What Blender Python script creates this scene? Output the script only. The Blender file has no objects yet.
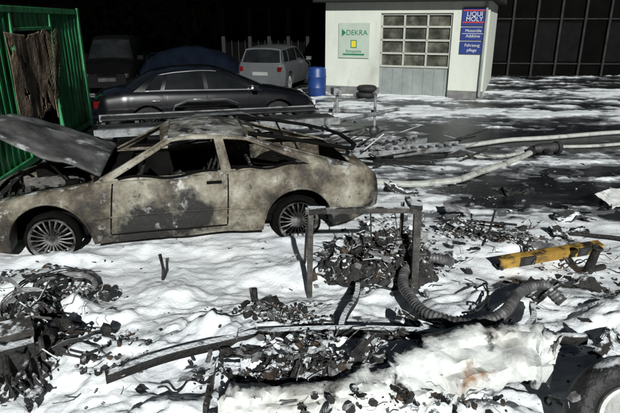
import bpy, bmesh, math, random
import numpy as np
from mathutils import Vector, Matrix, Euler
random.seed(7); rng=np.random.RandomState(11)
scene=bpy.context.scene
scene.view_settings.view_transform='Standard'
scene.view_settings.look='None'
scene.view_settings.exposure=0

# ------------------------------------------------------------ noise
TAB=rng.rand(8,256,256)
def vn(x,y,k=0):
    x=np.asarray(x,float); y=np.asarray(y,float)
    xi=np.floor(x).astype(int); yi=np.floor(y).astype(int)
    fx=x-xi; fy=y-yi
    fx=fx*fx*(3-2*fx); fy=fy*fy*(3-2*fy)
    T=TAB[k%8]; a=xi&255; b=yi&255; a1=(xi+1)&255; b1=(yi+1)&255
    return (T[a,b]*(1-fx)+T[a1,b]*fx)*(1-fy)+(T[a,b1]*(1-fx)+T[a1,b1]*fx)*fy
def fbm(x,y,o=4,k=0,g=.5):
    s=0;a=1;t=0
    for i in range(o):
        s=s+a*vn(x*2**i+i*17.3,y*2**i+i*9.1,k+i); t+=a; a*=g
    return s/t
def sstep(a,b,x):
    t=np.clip((x-a)/(b-a),0,1); return t*t*(3-2*t)

# ------------------------------------------------------------ materials
def mat(name,cols,scale=4,detail=6,rough=.7,metal=0,bump=.3,bscale=20,up=None,stretch=(1,1,1),spots=None,coat=0,spec=.5,bdist=.02,nrough=.6,thin_far=None):
    m=bpy.data.materials.new(name); m.use_nodes=True; nt=m.node_tree; N=nt.nodes; L=nt.links
    b=N['Principled BSDF']; b.inputs['Roughness'].default_value=rough; b.inputs['Metallic'].default_value=metal
    b.inputs['Specular IOR Level'].default_value=spec
    if coat: b.inputs['Coat Weight'].default_value=coat
    tc=N.new('ShaderNodeTexCoord'); mp=N.new('ShaderNodeMapping'); mp.inputs['Scale'].default_value=stretch
    L.new(tc.outputs['Object'],mp.inputs['Vector'])
    n=N.new('ShaderNodeTexNoise'); n.inputs['Scale'].default_value=scale; n.inputs['Detail'].default_value=detail; n.inputs['Roughness'].default_value=nrough
    L.new(mp.outputs['Vector'],n.inputs['Vector'])
    r=N.new('ShaderNodeValToRGB'); cr=r.color_ramp
    k=len(cols)
    while len(cr.elements)<k: cr.elements.new(.5)
    for i,c in enumerate(cols):
        if len(c)==4: cr.elements[i].position=c[3]
        else: cr.elements[i].position=.3+.4*i/max(1,k-1)
    for i,c in enumerate(cols): cr.elements[i].color=(c[0],c[1],c[2],1)
    L.new(n.outputs['Fac'],r.inputs['Fac']); col=r.outputs['Color']
    def mix(fac,a,bcol):
        mx=N.new('ShaderNodeMix'); mx.data_type='RGBA'
        L.new(fac,mx.inputs['Factor']); L.new(a,mx.inputs['A'])
        mx.inputs['B'].default_value=(*bcol,1); return mx.outputs['Result']
    if spots:
        for (c,s,lo,hi) in spots:
            n2=N.new('ShaderNodeTexNoise'); n2.inputs['Scale'].default_value=s; n2.inputs['Detail'].default_value=8; n2.inputs['Roughness'].default_value=.65
            L.new(mp.outputs['Vector'],n2.inputs['Vector'])
            mr=N.new('ShaderNodeMapRange'); mr.inputs['From Min'].default_value=lo; mr.inputs['From Max'].default_value=hi
            L.new(n2.outputs['Fac'],mr.inputs['Value']); col=mix(mr.outputs['Result'],col,c)
    if thin_far:    # Red: thinner foam; Green: debris soot; both add painted light falloff with distance
        at=N.new('ShaderNodeAttribute'); at.attribute_name='thick_falloff'
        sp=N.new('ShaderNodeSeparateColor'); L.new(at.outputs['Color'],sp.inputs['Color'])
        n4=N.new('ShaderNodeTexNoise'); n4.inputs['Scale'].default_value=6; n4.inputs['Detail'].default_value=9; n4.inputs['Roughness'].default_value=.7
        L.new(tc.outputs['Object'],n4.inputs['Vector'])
        for ch,c,k1,k2 in(('Red',thin_far[0],.40,.80),('Green',thin_far[1],.52,.68)):
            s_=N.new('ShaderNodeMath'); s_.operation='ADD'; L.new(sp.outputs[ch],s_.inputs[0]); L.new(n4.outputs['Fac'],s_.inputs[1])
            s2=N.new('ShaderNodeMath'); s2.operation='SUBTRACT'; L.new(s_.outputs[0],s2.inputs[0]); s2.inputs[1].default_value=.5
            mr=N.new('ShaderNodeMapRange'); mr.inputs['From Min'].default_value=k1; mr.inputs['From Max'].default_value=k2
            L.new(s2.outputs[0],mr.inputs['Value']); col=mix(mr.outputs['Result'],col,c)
    if up:
        c,am,s=up
        ge=N.new('ShaderNodeNewGeometry'); sx=N.new('ShaderNodeSeparateXYZ'); L.new(ge.outputs['Normal'],sx.inputs['Vector'])
        n3=N.new('ShaderNodeTexNoise'); n3.inputs['Scale'].default_value=s; n3.inputs['Detail'].default_value=7; n3.inputs['Roughness'].default_value=.65
        L.new(tc.outputs['Object'],n3.inputs['Vector'])
        ad=N.new('ShaderNodeMath'); ad.operation='MULTIPLY'; L.new(sx.outputs['Z'],ad.inputs[0]); L.new(n3.outputs['Fac'],ad.inputs[1])
        mr=N.new('ShaderNodeMapRange'); mr.inputs['From Min'].default_value=.62-am*.3; mr.inputs['From Max'].default_value=.70-am*.3
        L.new(ad.outputs[0],mr.inputs['Value']); col=mix(mr.outputs['Result'],col,c)
    L.new(col,b.inputs['Base Color'])
    if bump:
        nb=N.new('ShaderNodeTexNoise'); nb.inputs['Scale'].default_value=bscale; nb.inputs['Detail'].default_value=6
        L.new(tc.outputs['Object'],nb.inputs['Vector'])
        bp=N.new('ShaderNodeBump'); bp.inputs['Strength'].default_value=bump; bp.inputs['Distance'].default_value=bdist
        L.new(nb.outputs['Fac'],bp.inputs['Height']); L.new(bp.outputs['Normal'],b.inputs['Normal'])
    return m

M={}
M['asphalt']=mat('wet_asphalt',[(.0025,.0025,.0025),(.007,.007,.008),(.015,.015,.017)],scale=1.2,rough=.28,bump=.9,bscale=34,bdist=.012,stretch=(.5,1.3,1),spots=[((.045,.048,.052),1.6,.50,.68),((.16,.165,.175),5,.60,.70)])
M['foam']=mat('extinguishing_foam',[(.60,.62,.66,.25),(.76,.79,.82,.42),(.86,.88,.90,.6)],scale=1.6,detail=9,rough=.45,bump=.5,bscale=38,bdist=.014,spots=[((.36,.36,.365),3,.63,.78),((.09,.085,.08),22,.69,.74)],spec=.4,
   thin_far=((.14,.145,.155),(.085,.08,.077)))
M['burnt']=mat('burnt_bodywork',[(.012,.010,.009,.33),(.05,.037,.025,.42),(.14,.122,.090,.50),(.27,.25,.20,.59),(.45,.44,.40,.73)],scale=1.8,detail=12,rough=.7,bump=.65,bscale=22,nrough=.70,spots=[((.011,.010,.009),1.15,.50,.59),((.14,.065,.028),3.2,.61,.70),((.46,.46,.43),6,.60,.69),((.018,.015,.013),12,.59,.68)],up=((.52,.54,.55),.38,6))
M['burntroof']=mat('burnt_roof_metal',[(.02,.018,.017,.3),(.09,.082,.07,.45),(.24,.235,.215,.6)],scale=4,detail=10,rough=.7,bump=.5,bscale=18,spots=[((.48,.50,.51),5,.53,.66),((.010,.010,.010),3,.54,.62),((.13,.06,.03),4,.63,.70)])
M['burnthood']=mat('burnt_hood_metal',[(.02,.02,.02,.3),(.07,.07,.068,.5),(.17,.17,.17,.68)],scale=3,detail=9,rough=.65,bump=.4,bscale=18,spots=[((.42,.44,.45),5,.58,.69),((.012,.012,.012),2,.55,.65)])
M['char']=mat('charred_black',[(.005,.005,.005),(.016,.015,.014),(.045,.042,.04)],scale=9,rough=.7,bump=.9,bscale=40,up=((.5,.52,.55),.15,14),spec=.4)
M['charfoam']=mat('charred_with_foam',[(.008,.008,.008),(.034,.032,.03)],scale=9,rough=.7,bump=.9,bscale=40,up=((.72,.75,.78),.9,6),spec=.4)
M['ash']=mat('ash_grey',[(.06,.06,.06),(.16,.16,.16),(.38,.38,.39)],scale=7,rough=.7,bump=.7,bscale=30)
M['rust']=mat('heat_rusted_steel',[(.012,.01,.009),(.045,.03,.02),(.12,.075,.045)],scale=8,rough=.85,bump=.6,bscale=30,up=((.6,.62,.65),.3,9))
M['fsteel']=mat('burnt_grey_steel',[(.018,.017,.016),(.05,.046,.042),(.12,.11,.10)],scale=9,detail=8,rough=.65,bump=.6,bscale=30,up=((.6,.62,.65),.5,9))
M['soot']=mat('soot',[(.002,.002,.002),(.007,.0065,.006)],scale=5,rough=.95,bump=.4,spec=.1)
M['steel']=mat('galvanised_steel',[(.13,.135,.14),(.24,.25,.26),(.34,.35,.36)],scale=6,rough=.5,metal=.3,bump=.2,spots=[((.05,.045,.04),4,.52,.64)])
M['dsteel']=mat('dark_steel',[(.012,.012,.013),(.05,.05,.05)],scale=6,rough=.6,metal=.3,bump=.3)
M['alloy']=mat('scorched_alloy',[(.03,.028,.025,.35),(.13,.13,.125,.5),(.32,.32,.32,.68)],scale=6,detail=9,rough=.6,metal=.2,bump=.4,spots=[((.012,.011,.01),4,.46,.58)])
M['rim']=mat('alloy_rim',[(.18,.18,.19),(.3,.3,.31)],scale=6,rough=.4,metal=.3,bump=.1)
M['rubber']=mat('rubber',[(.006,.006,.006),(.016,.016,.016)],scale=8,rough=.75,bump=.4)
M['mrub']=mat('melted_rubber',[(.005,.005,.005),(.022,.022,.022)],scale=7,rough=.6,bump=1,bscale=18,up=((.6,.62,.65),.62,5))
M['green']=mat('green_container_paint',[(.010,.13,.04,.3),(.025,.23,.08,.5),(.05,.31,.12,.7)],scale=3,detail=8,rough=.5,bump=.3,bscale=30,stretch=(3,3,.7),spots=[((.02,.03,.015),1.1,.52,.64),((.09,.05,.028),3,.59,.68)])
M['tarp']=mat('scorched_board_brown',[(.025,.018,.013,.3),(.11,.075,.048,.45),(.22,.16,.11,.6),(.32,.27,.21,.75)],scale=5,detail=10,rough=.9,bump=.9,bscale=16,stretch=(1,1,.5),spots=[((.008,.007,.006),3,.57,.68)])
M['wall']=mat('white_render',[(.46,.48,.43,.3),(.54,.56,.50,.6)],scale=2,rough=.9,bump=.2,bscale=60,stretch=(1,1,.4),spots=[((.29,.30,.26),1.0,.53,.8)])
M['plinth']=mat('grey_plinth',[(.10,.10,.10),(.20,.20,.19)],scale=5,rough=.9)
M['doorp']=mat('grey_door_panel',[(.16,.18,.175),(.25,.27,.26)],scale=3,rough=.6,bump=.1)
M['frame']=mat('white_window_frame',[(.32,.33,.29),(.42,.43,.38)],scale=8,rough=.6,bump=.1)
M['pane']=mat('window_pane_dusty',[(.025,.027,.023,.35),(.065,.065,.052,.5),(.16,.155,.13,.7)],scale=2.6,detail=4,rough=.12,bump=.02,spec=.6)
M['dglass']=mat('dark_glass',[(.004,.005,.005),(.014,.015,.017)],scale=2,rough=.08,bump=0,spec=.5)
M['sglass']=mat('shed_glass',[(.0015,.0015,.0015),(.005,.005,.005)],scale=2,rough=.6,bump=0,spec=.05)
M['roof']=mat('dark_roof',[(.004,.004,.004),(.010,.010,.009)],scale=5,rough=.85,bump=.3)
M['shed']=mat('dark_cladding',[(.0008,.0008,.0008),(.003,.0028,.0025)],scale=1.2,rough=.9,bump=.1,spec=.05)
M['post']=mat('grey_post',[(.006,.0065,.0065),(.022,.022,.021)],scale=3,rough=.7,bump=.1,spec=.2)
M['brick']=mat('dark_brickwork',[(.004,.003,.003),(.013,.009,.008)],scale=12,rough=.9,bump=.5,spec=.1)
M['signw']=mat('sign_board',[(.33,.39,.33),(.40,.46,.40)],scale=3,rough=.5,bump=0)
M['signg']=mat('sign_green',[(.01,.14,.06),(.015,.18,.08)],scale=3,rough=.5,bump=0)
M['signy']=mat('sign_yellow',[(.6,.45,.02),(.6,.5,.04)],scale=3,rough=.5,bump=0)
M['signb']=mat('sign_blue',[(.006,.022,.14),(.010,.03,.19)],scale=3,rough=.5,bump=0)
M['signr']=mat('sign_red',[(.4,.02,.03),(.45,.03,.04)],scale=3,rough=.5,bump=0)
M['white']=mat('sign_white',[(.55,.55,.55),(.62,.62,.62)],scale=3,rough=.5,bump=0)
M['bluebar']=mat('blue_plastic',[(.005,.025,.12),(.010,.04,.17)],scale=4,rough=.45,bump=.1)
M['bluetarp']=mat('blue_tarpaulin',[(.001,.002,.005),(.0035,.006,.012)],scale=3,rough=.85,bump=.9,bscale=5,spec=.05)
M['navy']=mat('dark_car_paint',[(.003,.003,.004),(.0055,.0055,.008)],scale=1.5,rough=.28,metal=.1,bump=0,coat=.8,spots=[((.03,.03,.034),3,.62,.8)])
M['black']=mat('black_car_paint',[(.0008,.0008,.0008),(.0016,.0016,.0016)],scale=1.5,rough=.6,bump=0,spec=.1)
M['silver']=mat('silver_car_paint',[(.075,.08,.083),(.11,.115,.12)],scale=1.5,rough=.35,metal=.2,bump=0,coat=.4)
M['chrome']=mat('chrome',[(.3,.3,.32),(.45,.45,.47)],scale=3,rough=.25,metal=.5,bump=0)
M['lamp']=mat('lamp_lens',[(.4,.42,.44),(.6,.62,.64)],scale=20,rough=.15,bump=.1)
M['redlens']=mat('red_lens',[(.07,.003,.003),(.12,.006,.006)],scale=20,rough=.15,bump=.1)
M['hose']=mat('canvas_hose',[(.32,.33,.30),(.48,.49,.46)],scale=7,rough=.7,bump=.4,bscale=60,spots=[((.12,.115,.10),5,.53,.68)])
M['flex']=mat('sooty_flexible_duct',[(.03,.03,.03,.3),(.09,.09,.09,.5),(.22,.22,.22,.7)],scale=9,rough=.5,metal=.2,bump=.3)
M['yellow']=mat('scorched_yellow_paint',[(.03,.022,.015,.36),(.30,.17,.03,.46),(.48,.30,.05,.7)],scale=5,detail=9,rough=.6,bump=.3,spots=[((.015,.013,.012),4,.50,.62)])
M['panel']=mat('torn_white_panel',[(.36,.35,.32,.3),(.62,.63,.61,.45),(.76,.78,.78,.7)],scale=3,detail=9,rough=.45,bump=.7,bscale=14,spots=[((.24,.12,.05),2.4,.57,.68),((.03,.027,.025),5,.57,.67)])
M['leaf']=mat('night_foliage',[(.0002,.0003,.0002),(.0008,.001,.0006)],scale=4,rough=1,bump=0,spec=0)  # foliage and bark: near-black colour stands in for the unlit distance
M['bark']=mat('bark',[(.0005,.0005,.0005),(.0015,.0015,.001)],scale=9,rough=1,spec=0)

# ------------------------------------------------------------ mesh builder
class MB:
    def __init__(s): s.v=[];s.f=[];s.m=[]
    def add(s,vs,fs,m=0):
        o=len(s.v); s.v+=[tuple(p) for p in vs]; s.f+=[tuple(i+o for i in f) for f in fs]; s.m+=[m]*len(fs)
    def box(s,c,d,m=0,rot=(0,0,0),jit=0):
        R=Euler(rot).to_matrix(); vs=[]
        for sx in(-1,1):
            for sy in(-1,1):
                for sz in(-1,1):
                    p=Vector((sx*d[0]/2,sy*d[1]/2,sz*d[2]/2))
                    if jit: p=Vector([q*(1+random.uniform(-jit,jit)) for q in p])
                    vs.append(R@p+Vector(c))
        s.add(vs,[(0,1,3,2),(4,6,7,5),(0,4,5,1),(2,3,7,6),(0,2,6,4),(1,5,7,3)],m)
    def tube(s,pts,r,n=8,m=0,cap=True,flat=1.0):
        pts=[Vector(p) for p in pts]; K=len(pts); rs=r if isinstance(r,(list,tuple)) else [r]*K
        rings=[]; up=Vector((0,0,1))
        for i,p in enumerate(pts):
            d=(pts[min(i+1,K-1)]-pts[max(i-1,0)])
            if d.length<1e-6: d=Vector((0,0,1))
            d.normalize()
            a=d.cross(up)
            if a.length<.15: a=d.cross(Vector((0,1,0)))
            a.normalize(); b=a.cross(d).normalized()
            rings.append([p+(a*math.cos(2*math.pi*k/n)+b*math.sin(2*math.pi*k/n)*flat)*rs[i] for k in range(n)])
        vs=[q for R in rings for q in R]; fs=[]
        for i in range(K-1):
            for k in range(n): fs.append((i*n+k,i*n+(k+1)%n,(i+1)*n+(k+1)%n,(i+1)*n+k))
        if cap: fs.append(tuple(range(n))[::-1]); fs.append(tuple((K-1)*n+k for k in range(n)))
        s.add(vs,fs,m)
    def torus(s,c,R,r,axis=(0,1,0),n=28,k=8,m=0,flat=1.0,jit=0):
        ax=Vector(axis).normalized(); a=ax.orthogonal().normalized(); b=ax.cross(a); vs=[];fs=[]
        for i in range(n):
            t=2*math.pi*i/n; d=a*math.cos(t)+b*math.sin(t); j=1+random.uniform(-jit,jit)
            for q in range(k):
                u=2*math.pi*q/k; vs.append(Vector(c)+d*(R*j+r*math.cos(u))+ax*r*flat*math.sin(u))
        for i in range(n):
            for q in range(k): fs.append((i*k+q,((i+1)%n)*k+q,((i+1)%n)*k+(q+1)%k,i*k+(q+1)%k))
        s.add(vs,fs,m)
    def grid(s,P,m=0,mf=None):
        R=len(P);C=len(P[0]); vs=[p for row in P for p in row]
        o=len(s.v); s.v+=[tuple(p) for p in vs]
        for i in range(R-1):
            for j in range(C-1):
                mm=mf(i,j) if mf else m
                if mm is None: continue
                s.f.append((o+i*C+j,o+i*C+j+1,o+(i+1)*C+j+1,o+(i+1)*C+j)); s.m.append(mm)
    def obj(s,name,mats,parent=None,loc=(0,0,0),rot=(0,0,0),smooth=True,angle=35,bevel=0,solid=0,rec=True,scale=None):
        me=bpy.data.meshes.new(name); me.from_pydata(s.v,[],s.f)
        for x in mats: me.materials.append(x)
        me.polygons.foreach_set('material_index',s.m)
        if rec:
            bm=bmesh.new(); bm.from_mesh(me); bmesh.ops.recalc_face_normals(bm,faces=bm.faces); bm.to_mesh(me); bm.free()
        if smooth:
            me.polygons.foreach_set('use_smooth',[True]*len(me.polygons))
            try: me.set_sharp_from_angle(angle=math.radians(angle))
            except Exception: pass
        me.update()
        o=bpy.data.objects.new(name,me); scene.collection.objects.link(o)
        o.location=loc; o.rotation_euler=rot
        if scale: o.scale=(scale,)*3
        if parent: o.parent=parent
        if bevel:
            md=o.modifiers.new('b','BEVEL'); md.width=bevel; md.segments=2; md.limit_method='ANGLE'
        if solid:
            md=o.modifiers.new('s','SOLIDIFY'); md.thickness=solid; md.offset=-1
        return o
def empty(name,loc=(0,0,0),rotz=0,scale=1,rx=0,sz=None):
    e=bpy.data.objects.new(name,None); scene.collection.objects.link(e)
    e.location=loc; e.rotation_euler=(rx,0,rotz); e.scale=(scale,scale,sz or scale); e.empty_display_size=.2; return e

# ------------------------------------------------------------ ground + foam
mb=MB(); mb.add([(-250,-100,0),(250,-100,0),(250,350,0),(-250,350,0)],[(0,1,2,3)])
mb.obj('ground',[M['asphalt']])

MOUNDS=[(-.65,3.35,.55,.45,.24),(.15,3.85,.35,.25,.13),(-1.15,4.1,.5,.25,.11),(.25,3.0,.55,.3,.20),(1.6,4.1,.5,.25,.12),(-1.55,3.7,.3,.2,.12),
        (-1.35,2.95,.3,.3,.14),(1.2,3.7,.3,.3,.10),(2.4,3.7,.5,.35,.14),(-.2,4.6,.8,.25,.09),(2.2,5.2,.6,.2,.10),(-2.4,4.45,.5,.2,.08),(.75,4.5,.45,.28,.14),(-.9,2.5,.4,.3,.2),(1.5,3.1,.3,.3,.14),
        (-2.5,4.86,.5,.14,.10),(-.1,5.36,.45,.14,.09),(-1.3,5.12,.9,.12,.07),(.9,2.55,.5,.25,.22),(2.1,2.9,.4,.35,.22),(2.9,3.6,.5,.3,.15),(1.9,2.5,.3,.25,.2),(-1.9,3.75,.3,.15,.14),(-1.6,3.1,.2,.2,.14),(.75,3.05,.35,.2,.14)]
SOOT=[(.66,4.5,.6,.4,.5),(-.2,3.52,.36,.18,.45),(-.08,2.72,.5,.28,.35),(-2.05,3.3,.5,.5,.42),(1.1,3.3,.38,.22,.42),(1.95,5.5,.8,.35,.38),(2.8,4.6,.5,.35,.36),(-1.4,4.95,1.8,.14,.28),(1.2,6.2,.6,.4,.38),(-3,4.4,.5,.25,.35)]
def TH(x,y):
    c=.98-.40*sstep(.9,2.4,x)
    far=sstep(5.6,7.0,y)
    c2=np.where(x<-.3,-.3,-.07)
    c=c*(1-far)+c2*far
    c=c+sstep(12.6,14.2,y)*sstep(-1.5,.3,x)*(1-sstep(18,19.5,y))*.40
    for (px,py,sx,sy,a) in [(3.6,7.5,1.0,.5,-.3),(5.0,12.0,2.6,1.2,-.3),(2.9,5.3,.35,.2,-.45),(3.4,4.3,.5,.3,-.4),(1.9,4.55,.25,.12,-.4),
                            (-2.1,3.3,.3,.35,-.4),(2.5,6.5,1.0,.3,.3),(1.5,8.4,.9,.5,.28),(4.6,9.4,1.6,.5,.25),(2.0,2.7,.7,.5,.5),(.75,3.05,.5,.35,.4),
                            (6.8,15.5,2.5,.6,-.4),(7,8,1.5,1,.15),(1.5,6.1,.5,.3,-.35),(2.5,14.2,2.5,.7,.2)]:
        c=c+a*np.exp(-((x-px)/sx)**2-((y-py)/sy)**2)
    n1=fbm(x*.75+3,y*1.9+5,6,0,.62); n2=fbm(x*3.1,y*4.2,4,3,.6)
    return c+(n1-.5)*3.0*(.36+.81*far)+(n2-.5)*(.6+.85*far),n1,n2,far
def H(x,y):
    x=np.asarray(x,float); y=np.asarray(y,float)
    t,n1,n2,far=TH(x,y); n3=fbm(x*9,y*11,3,5); n4=fbm(x*1.9+7,y*2.4+3,3,6)
    amp=np.clip((7-y)/4,.30,1)
    on=sstep(-.1,.4,t)
    h=.06*np.clip(t,-.4,1.1)*(.5+.5*amp)+ (.055*(n2-.5)+.022*(n3-.5)+.08*(n1-.5)+.07*(n4-.5))*amp*on
    bub=1-np.abs(fbm(x*5.5,y*6.5,2,1)*2-1)
    h=h-.028*amp*on*(1-bub)+.012*amp*on
    m=0*x
    for (px,py,sx,sy,a) in MOUNDS: m=m+a*np.exp(-((x-px)/sx)**2-((y-py)/sy)**2)
    h=h+m*(.8+.7*(n2-.5)+.3*(n3-.5))*sstep(-.2,.2,t+.3)
    rd=1-np.abs(fbm(x*1.3+9,y*2.0,3,2)*2-1)
    h=h+.22*np.clip(rd-.82,0,1)*amp*sstep(.1,.5,t)*(1-far)
    return h
ys=[1.6]
while ys[-1]<24: ys.append(ys[-1]*1.0055)
ys=np.array(ys)
xs=np.concatenate([np.arange(-9,-3.2,.05),np.arange(-3.2,5,.028),np.arange(5,15,.05)])
X,Y=np.meshgrid(xs,ys); Z=H(X,Y); Z=np.where(Z<-.015,-.015,Z)+.002
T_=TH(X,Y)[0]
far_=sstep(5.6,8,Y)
thick_falloff=np.clip(T_/(.40+.60*far_),0,1)  # far foam needs more depth to whiten: light falloff put into the colour
st=0*X
for (px,py,sx,sy,a) in SOOT: st=np.maximum(st,a*np.exp(-(((X-px)/sx)**2+((Y-py)/sy)**2)**1.3))
st=st+.05*far_  # extra darkening far off, painted in place of light falloff
R_,C_=X.shape
me=bpy.data.meshes.new('foam_blanket')
co=np.stack([X.ravel(),Y.ravel(),Z.ravel()],1)
colr=np.stack([1-thick_falloff.ravel(),st.ravel(),0*st.ravel(),0*st.ravel()+1],1)
idx=np.arange(R_*C_).reshape(R_,C_)
q=np.stack([idx[:-1,:-1],idx[:-1,1:],idx[1:,1:],idx[1:,:-1]],-1).reshape(-1,4)
keep=(Z.ravel()[q].max(1)>-.004); q=q[keep]
used=np.unique(q); rm=-np.ones(R_*C_,int); rm[used]=np.arange(len(used)); q=rm[q]; co=co[used]; colr=colr[used]
me.vertices.add(len(co)); me.vertices.foreach_set('co',co.ravel())
me.loops.add(q.size); me.loops.foreach_set('vertex_index',q.ravel().astype(np.int32))
me.polygons.add(len(q)); me.polygons.foreach_set('loop_start',np.arange(0,q.size,4,dtype=np.int32))
me.update(calc_edges=True); me.validate()
ca=me.color_attributes.new('thick_falloff','FLOAT_COLOR','POINT'); ca.data.foreach_set('color',colr.ravel().astype(np.float32))
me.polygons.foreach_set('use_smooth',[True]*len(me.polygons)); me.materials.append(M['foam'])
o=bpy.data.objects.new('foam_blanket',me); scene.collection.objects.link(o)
def Hs(x,y): 
    i=min(max(int(np.searchsorted(ys,y)),0),len(ys)-1); j=min(max(int(np.searchsorted(xs,x)),0),len(xs)-1)
    return max(0.0,float(Z[i,j]))

# ------------------------------------------------------------ car builder
def key(pts,sm=.05):
    px=[p[0] for p in pts]; py=[p[1] for p in pts]
    if px[0]>px[-1]: px=px[::-1]; py=py[::-1]
    def f(x): return float(np.mean([np.interp(x+d,px,py) for d in (-sm,-sm/2,0,sm/2,sm)]))
    return f
def body(mb,P,m=0,mtrim=1):
    x0,x1=P['x0'],P['x1']; n=int((x1-x0)/.035); X=[x0+(x1-x0)*i/n for i in range(n+1)]
    T=[0,.14,.3,.5,.7,.85,.94,1.0]; W=[.945,.975,.995,1.0,.99,.965,.935,.895]
    YF=[.86,.62,.32,0]
    rows=[]
    for x in X:
        hw=P['hw'](x); zb=P['zb'](x); zs=P['zs'](x); zc=P['zc'](x); zl=zb
        for (xw,R,wz) in P['arch']:
            if abs(x-xw)<R: zl=max(zl,wz+math.sqrt(R*R-(x-xw)**2))
        half=[(max(hw-.25,.1),zl)]
        for i in range(8):
            z=zl+(zs-zl)*T[i]; tt=(z-zb)/max(zs-zb,.01)
            half.append((hw*float(np.interp(tt,T,W)),z))
        ysd=half[-1][0]
        for yf in YF: half.append((ysd*yf,zs+(zc-zs)*(1-yf**2)))
        rows.append([(x,y,z) for y,z in half]+[(x,-y,z) for y,z in half[-2::-1]])
    C=len(rows[0]); op=P.get('open',[])
    def mf(i,j):
        xm=(X[i]+X[i+1])/2; jj=j if j<C//2 else C-2-j
        for (a,b) in op:
            if a<xm<b and jj>=9: return None
        return m
    if P.get('dent'):
        rows=[[(p[0],p[1]+(fbm(p[0]*2.3+9,p[2]*3,3,1)-.5)*.055*(1 if p[1]>0 else -1),p[2]+(fbm(p[0]*2.1,p[1]*2.3+30,3,2)-.5)*.045) for p in row] for row in rows]
    mb.grid(rows,m,mf)
    for r in(rows[0],rows[-1]):
        o=len(mb.v); mb.v+=[tuple(p) for p in r]; mb.f.append(tuple(range(o,o+len(r)))); mb.m.append(m)
def house(mb,P,m=0,mg=2):
    L=P['lines']; cols=[]
    for i,(xb,xt,kind) in enumerate(L):
        if i==len(L)-1: cols.append((xb,xt,None)); break
        nx=L[i+1]; k=4 if kind=='w' else 1
        for q in range(k): cols.append((xb+(nx[0]-xb)*q/k,xt+(nx[1]-xt)*q/k,kind))
    F=[0,.07,.3,.6,.90,1.0]; cr=P.get('crown',.05)
    def pb(x): return (x,P['hw'](x)*P.get('bf',.885),P['zs'](x)+.002)
    def pt(x): return (x,P['yt'](x),P['zt'](x))
    for s in(1,-1):
        rows=[]
        for (xb,xt,k) in cols:
            b=pb(xb);t=pt(xt); rows.append([(b[0]+(t[0]-b[0])*f,s*(b[1]+(t[1]-b[1])*f+.028*math.sin(math.pi*f)),b[2]+(t[2]-b[2])*f) for f in F])
        mb.grid(rows,m,lambda i,j:(mg if (cols[i][2]=='w' and 1<=j<=3) else m))
    YF=[1,.93,.8,.5,0,-.5,-.8,-.93,-1]; dn=.08 if P.get('dent') else 0
    cc=[]
    for a,b in zip(cols[:-1],cols[1:]):
        for q in range(3): cc.append(a[1]+(b[1]-a[1])*q/3)
    cc.append(cols[-1][1])
    rows=[[(c,pt(c)[1]*y,pt(c)[2]+cr*(1-abs(y)**2.4)+dn*(1-abs(y))*(float(fbm(c*4,y*3+9,3,2))-.75)) for y in YF] for c in cc]
    mb.grid(rows,P.get('mroof',m))
    for which,(c,bul,tb) in enumerate(((cols[0],P['bulf'],.05),(cols[-1],-P['bulr'],-.03))):
        b=pb(c[0]);t=pt(c[1]); rows=[]
        zc=P['zc'](c[0]+bul)
        for f in F:
            row=[]
            for y in YF:
                w=1-y*y
                B=Vector((b[0]+bul*w,b[1]*y,b[2]+(zc-b[2])*w)); T=Vector((t[0],t[1]*y,t[2]+cr*(1-abs(y)**2.4)))
                p=B.lerp(T,f); p.x+=tb*math.sin(math.pi*f)*.6*w; row.append(tuple(p))
            rows.append(row)
        mb.grid(rows,m,lambda i,j:(mg if (1<=i<=3 and 1<=j<=6) else m))
def wheel(parent,name,x,y,z,r,w,side,rim,tyre,spokes=16,tyr=.10,burnt=False):
    mb=MB(); s=side
    R=r-tyr
    if burnt: mb.torus((x,y,z),R+.018,.03,(0,1,0),30,8,1,flat=2.6,jit=.03)
    else:
        prof=[(R,-w/2),(R+tyr*.55,-w/2-.012),(r-.015,-w/2+.012),(r,-w/2+.035),(r,w/2-.035),(r-.015,w/2-.012),(R+tyr*.55,w/2+.012),(R,w/2)]
        n=32; mb.grid([[(x+math.cos(2*math.pi*i/n)*a,y+b,z+math.sin(2*math.pi*i/n)*a) for a,b in prof] for i in range(n+1)],1)
    n=32; yo=y+s*w*.42
    prof=[(R+.004,-w/2),(R-.02,-w/2+.02),(R-.025,0),(R-.02,w/2-.02),(R+.004,w/2)]
    mb.grid([[(x+math.cos(2*math.pi*i/n)*a,y+b,z+math.sin(2*math.pi*i/n)*a) for a,b in prof] for i in range(n+1)],0)
    mb.tube([(x,y-s*.02,z),(x,yo+s*.004,z)],[.07,.05],14,0)
    for k in range(spokes):
        t=2*math.pi*k/spokes; d=Vector((math.cos(t),0,math.sin(t)))
        c=Vector((x,yo-s*.012,z))
        mb.tube([c+d*.04,c+d*(R*.6)+Vector((0,s*.012,0)),c+d*(R-.012)],[.012*16/spokes,.009*16/spokes,.012*16/spokes],6,0)
    mb.tube([(x,y-s*.05,z),(x,y-s*.04,z)],[R*.8,R*.8],20,2)
    return mb.obj(name,[rim,tyre,M['dsteel'] if not burnt else M['soot']],parent)
def sidept(P,x,z,off=.004,s=1):
    hw=P['hw'](x); zb=P['zb'](x); zs=P['zs'](x); T=[0,.14,.3,.5,.7,.85,.94,1.0]; W=[.945,.975,.995,1.0,.99,.965,.935,.895]
    y=hw*float(np.interp((z-zb)/(zs-zb),T,W))+off
    if P.get('dent'): y+=(float(fbm(x*2.3+9,z*3,3,1))-.5)*.055
    return (x,s*y,z)

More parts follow.
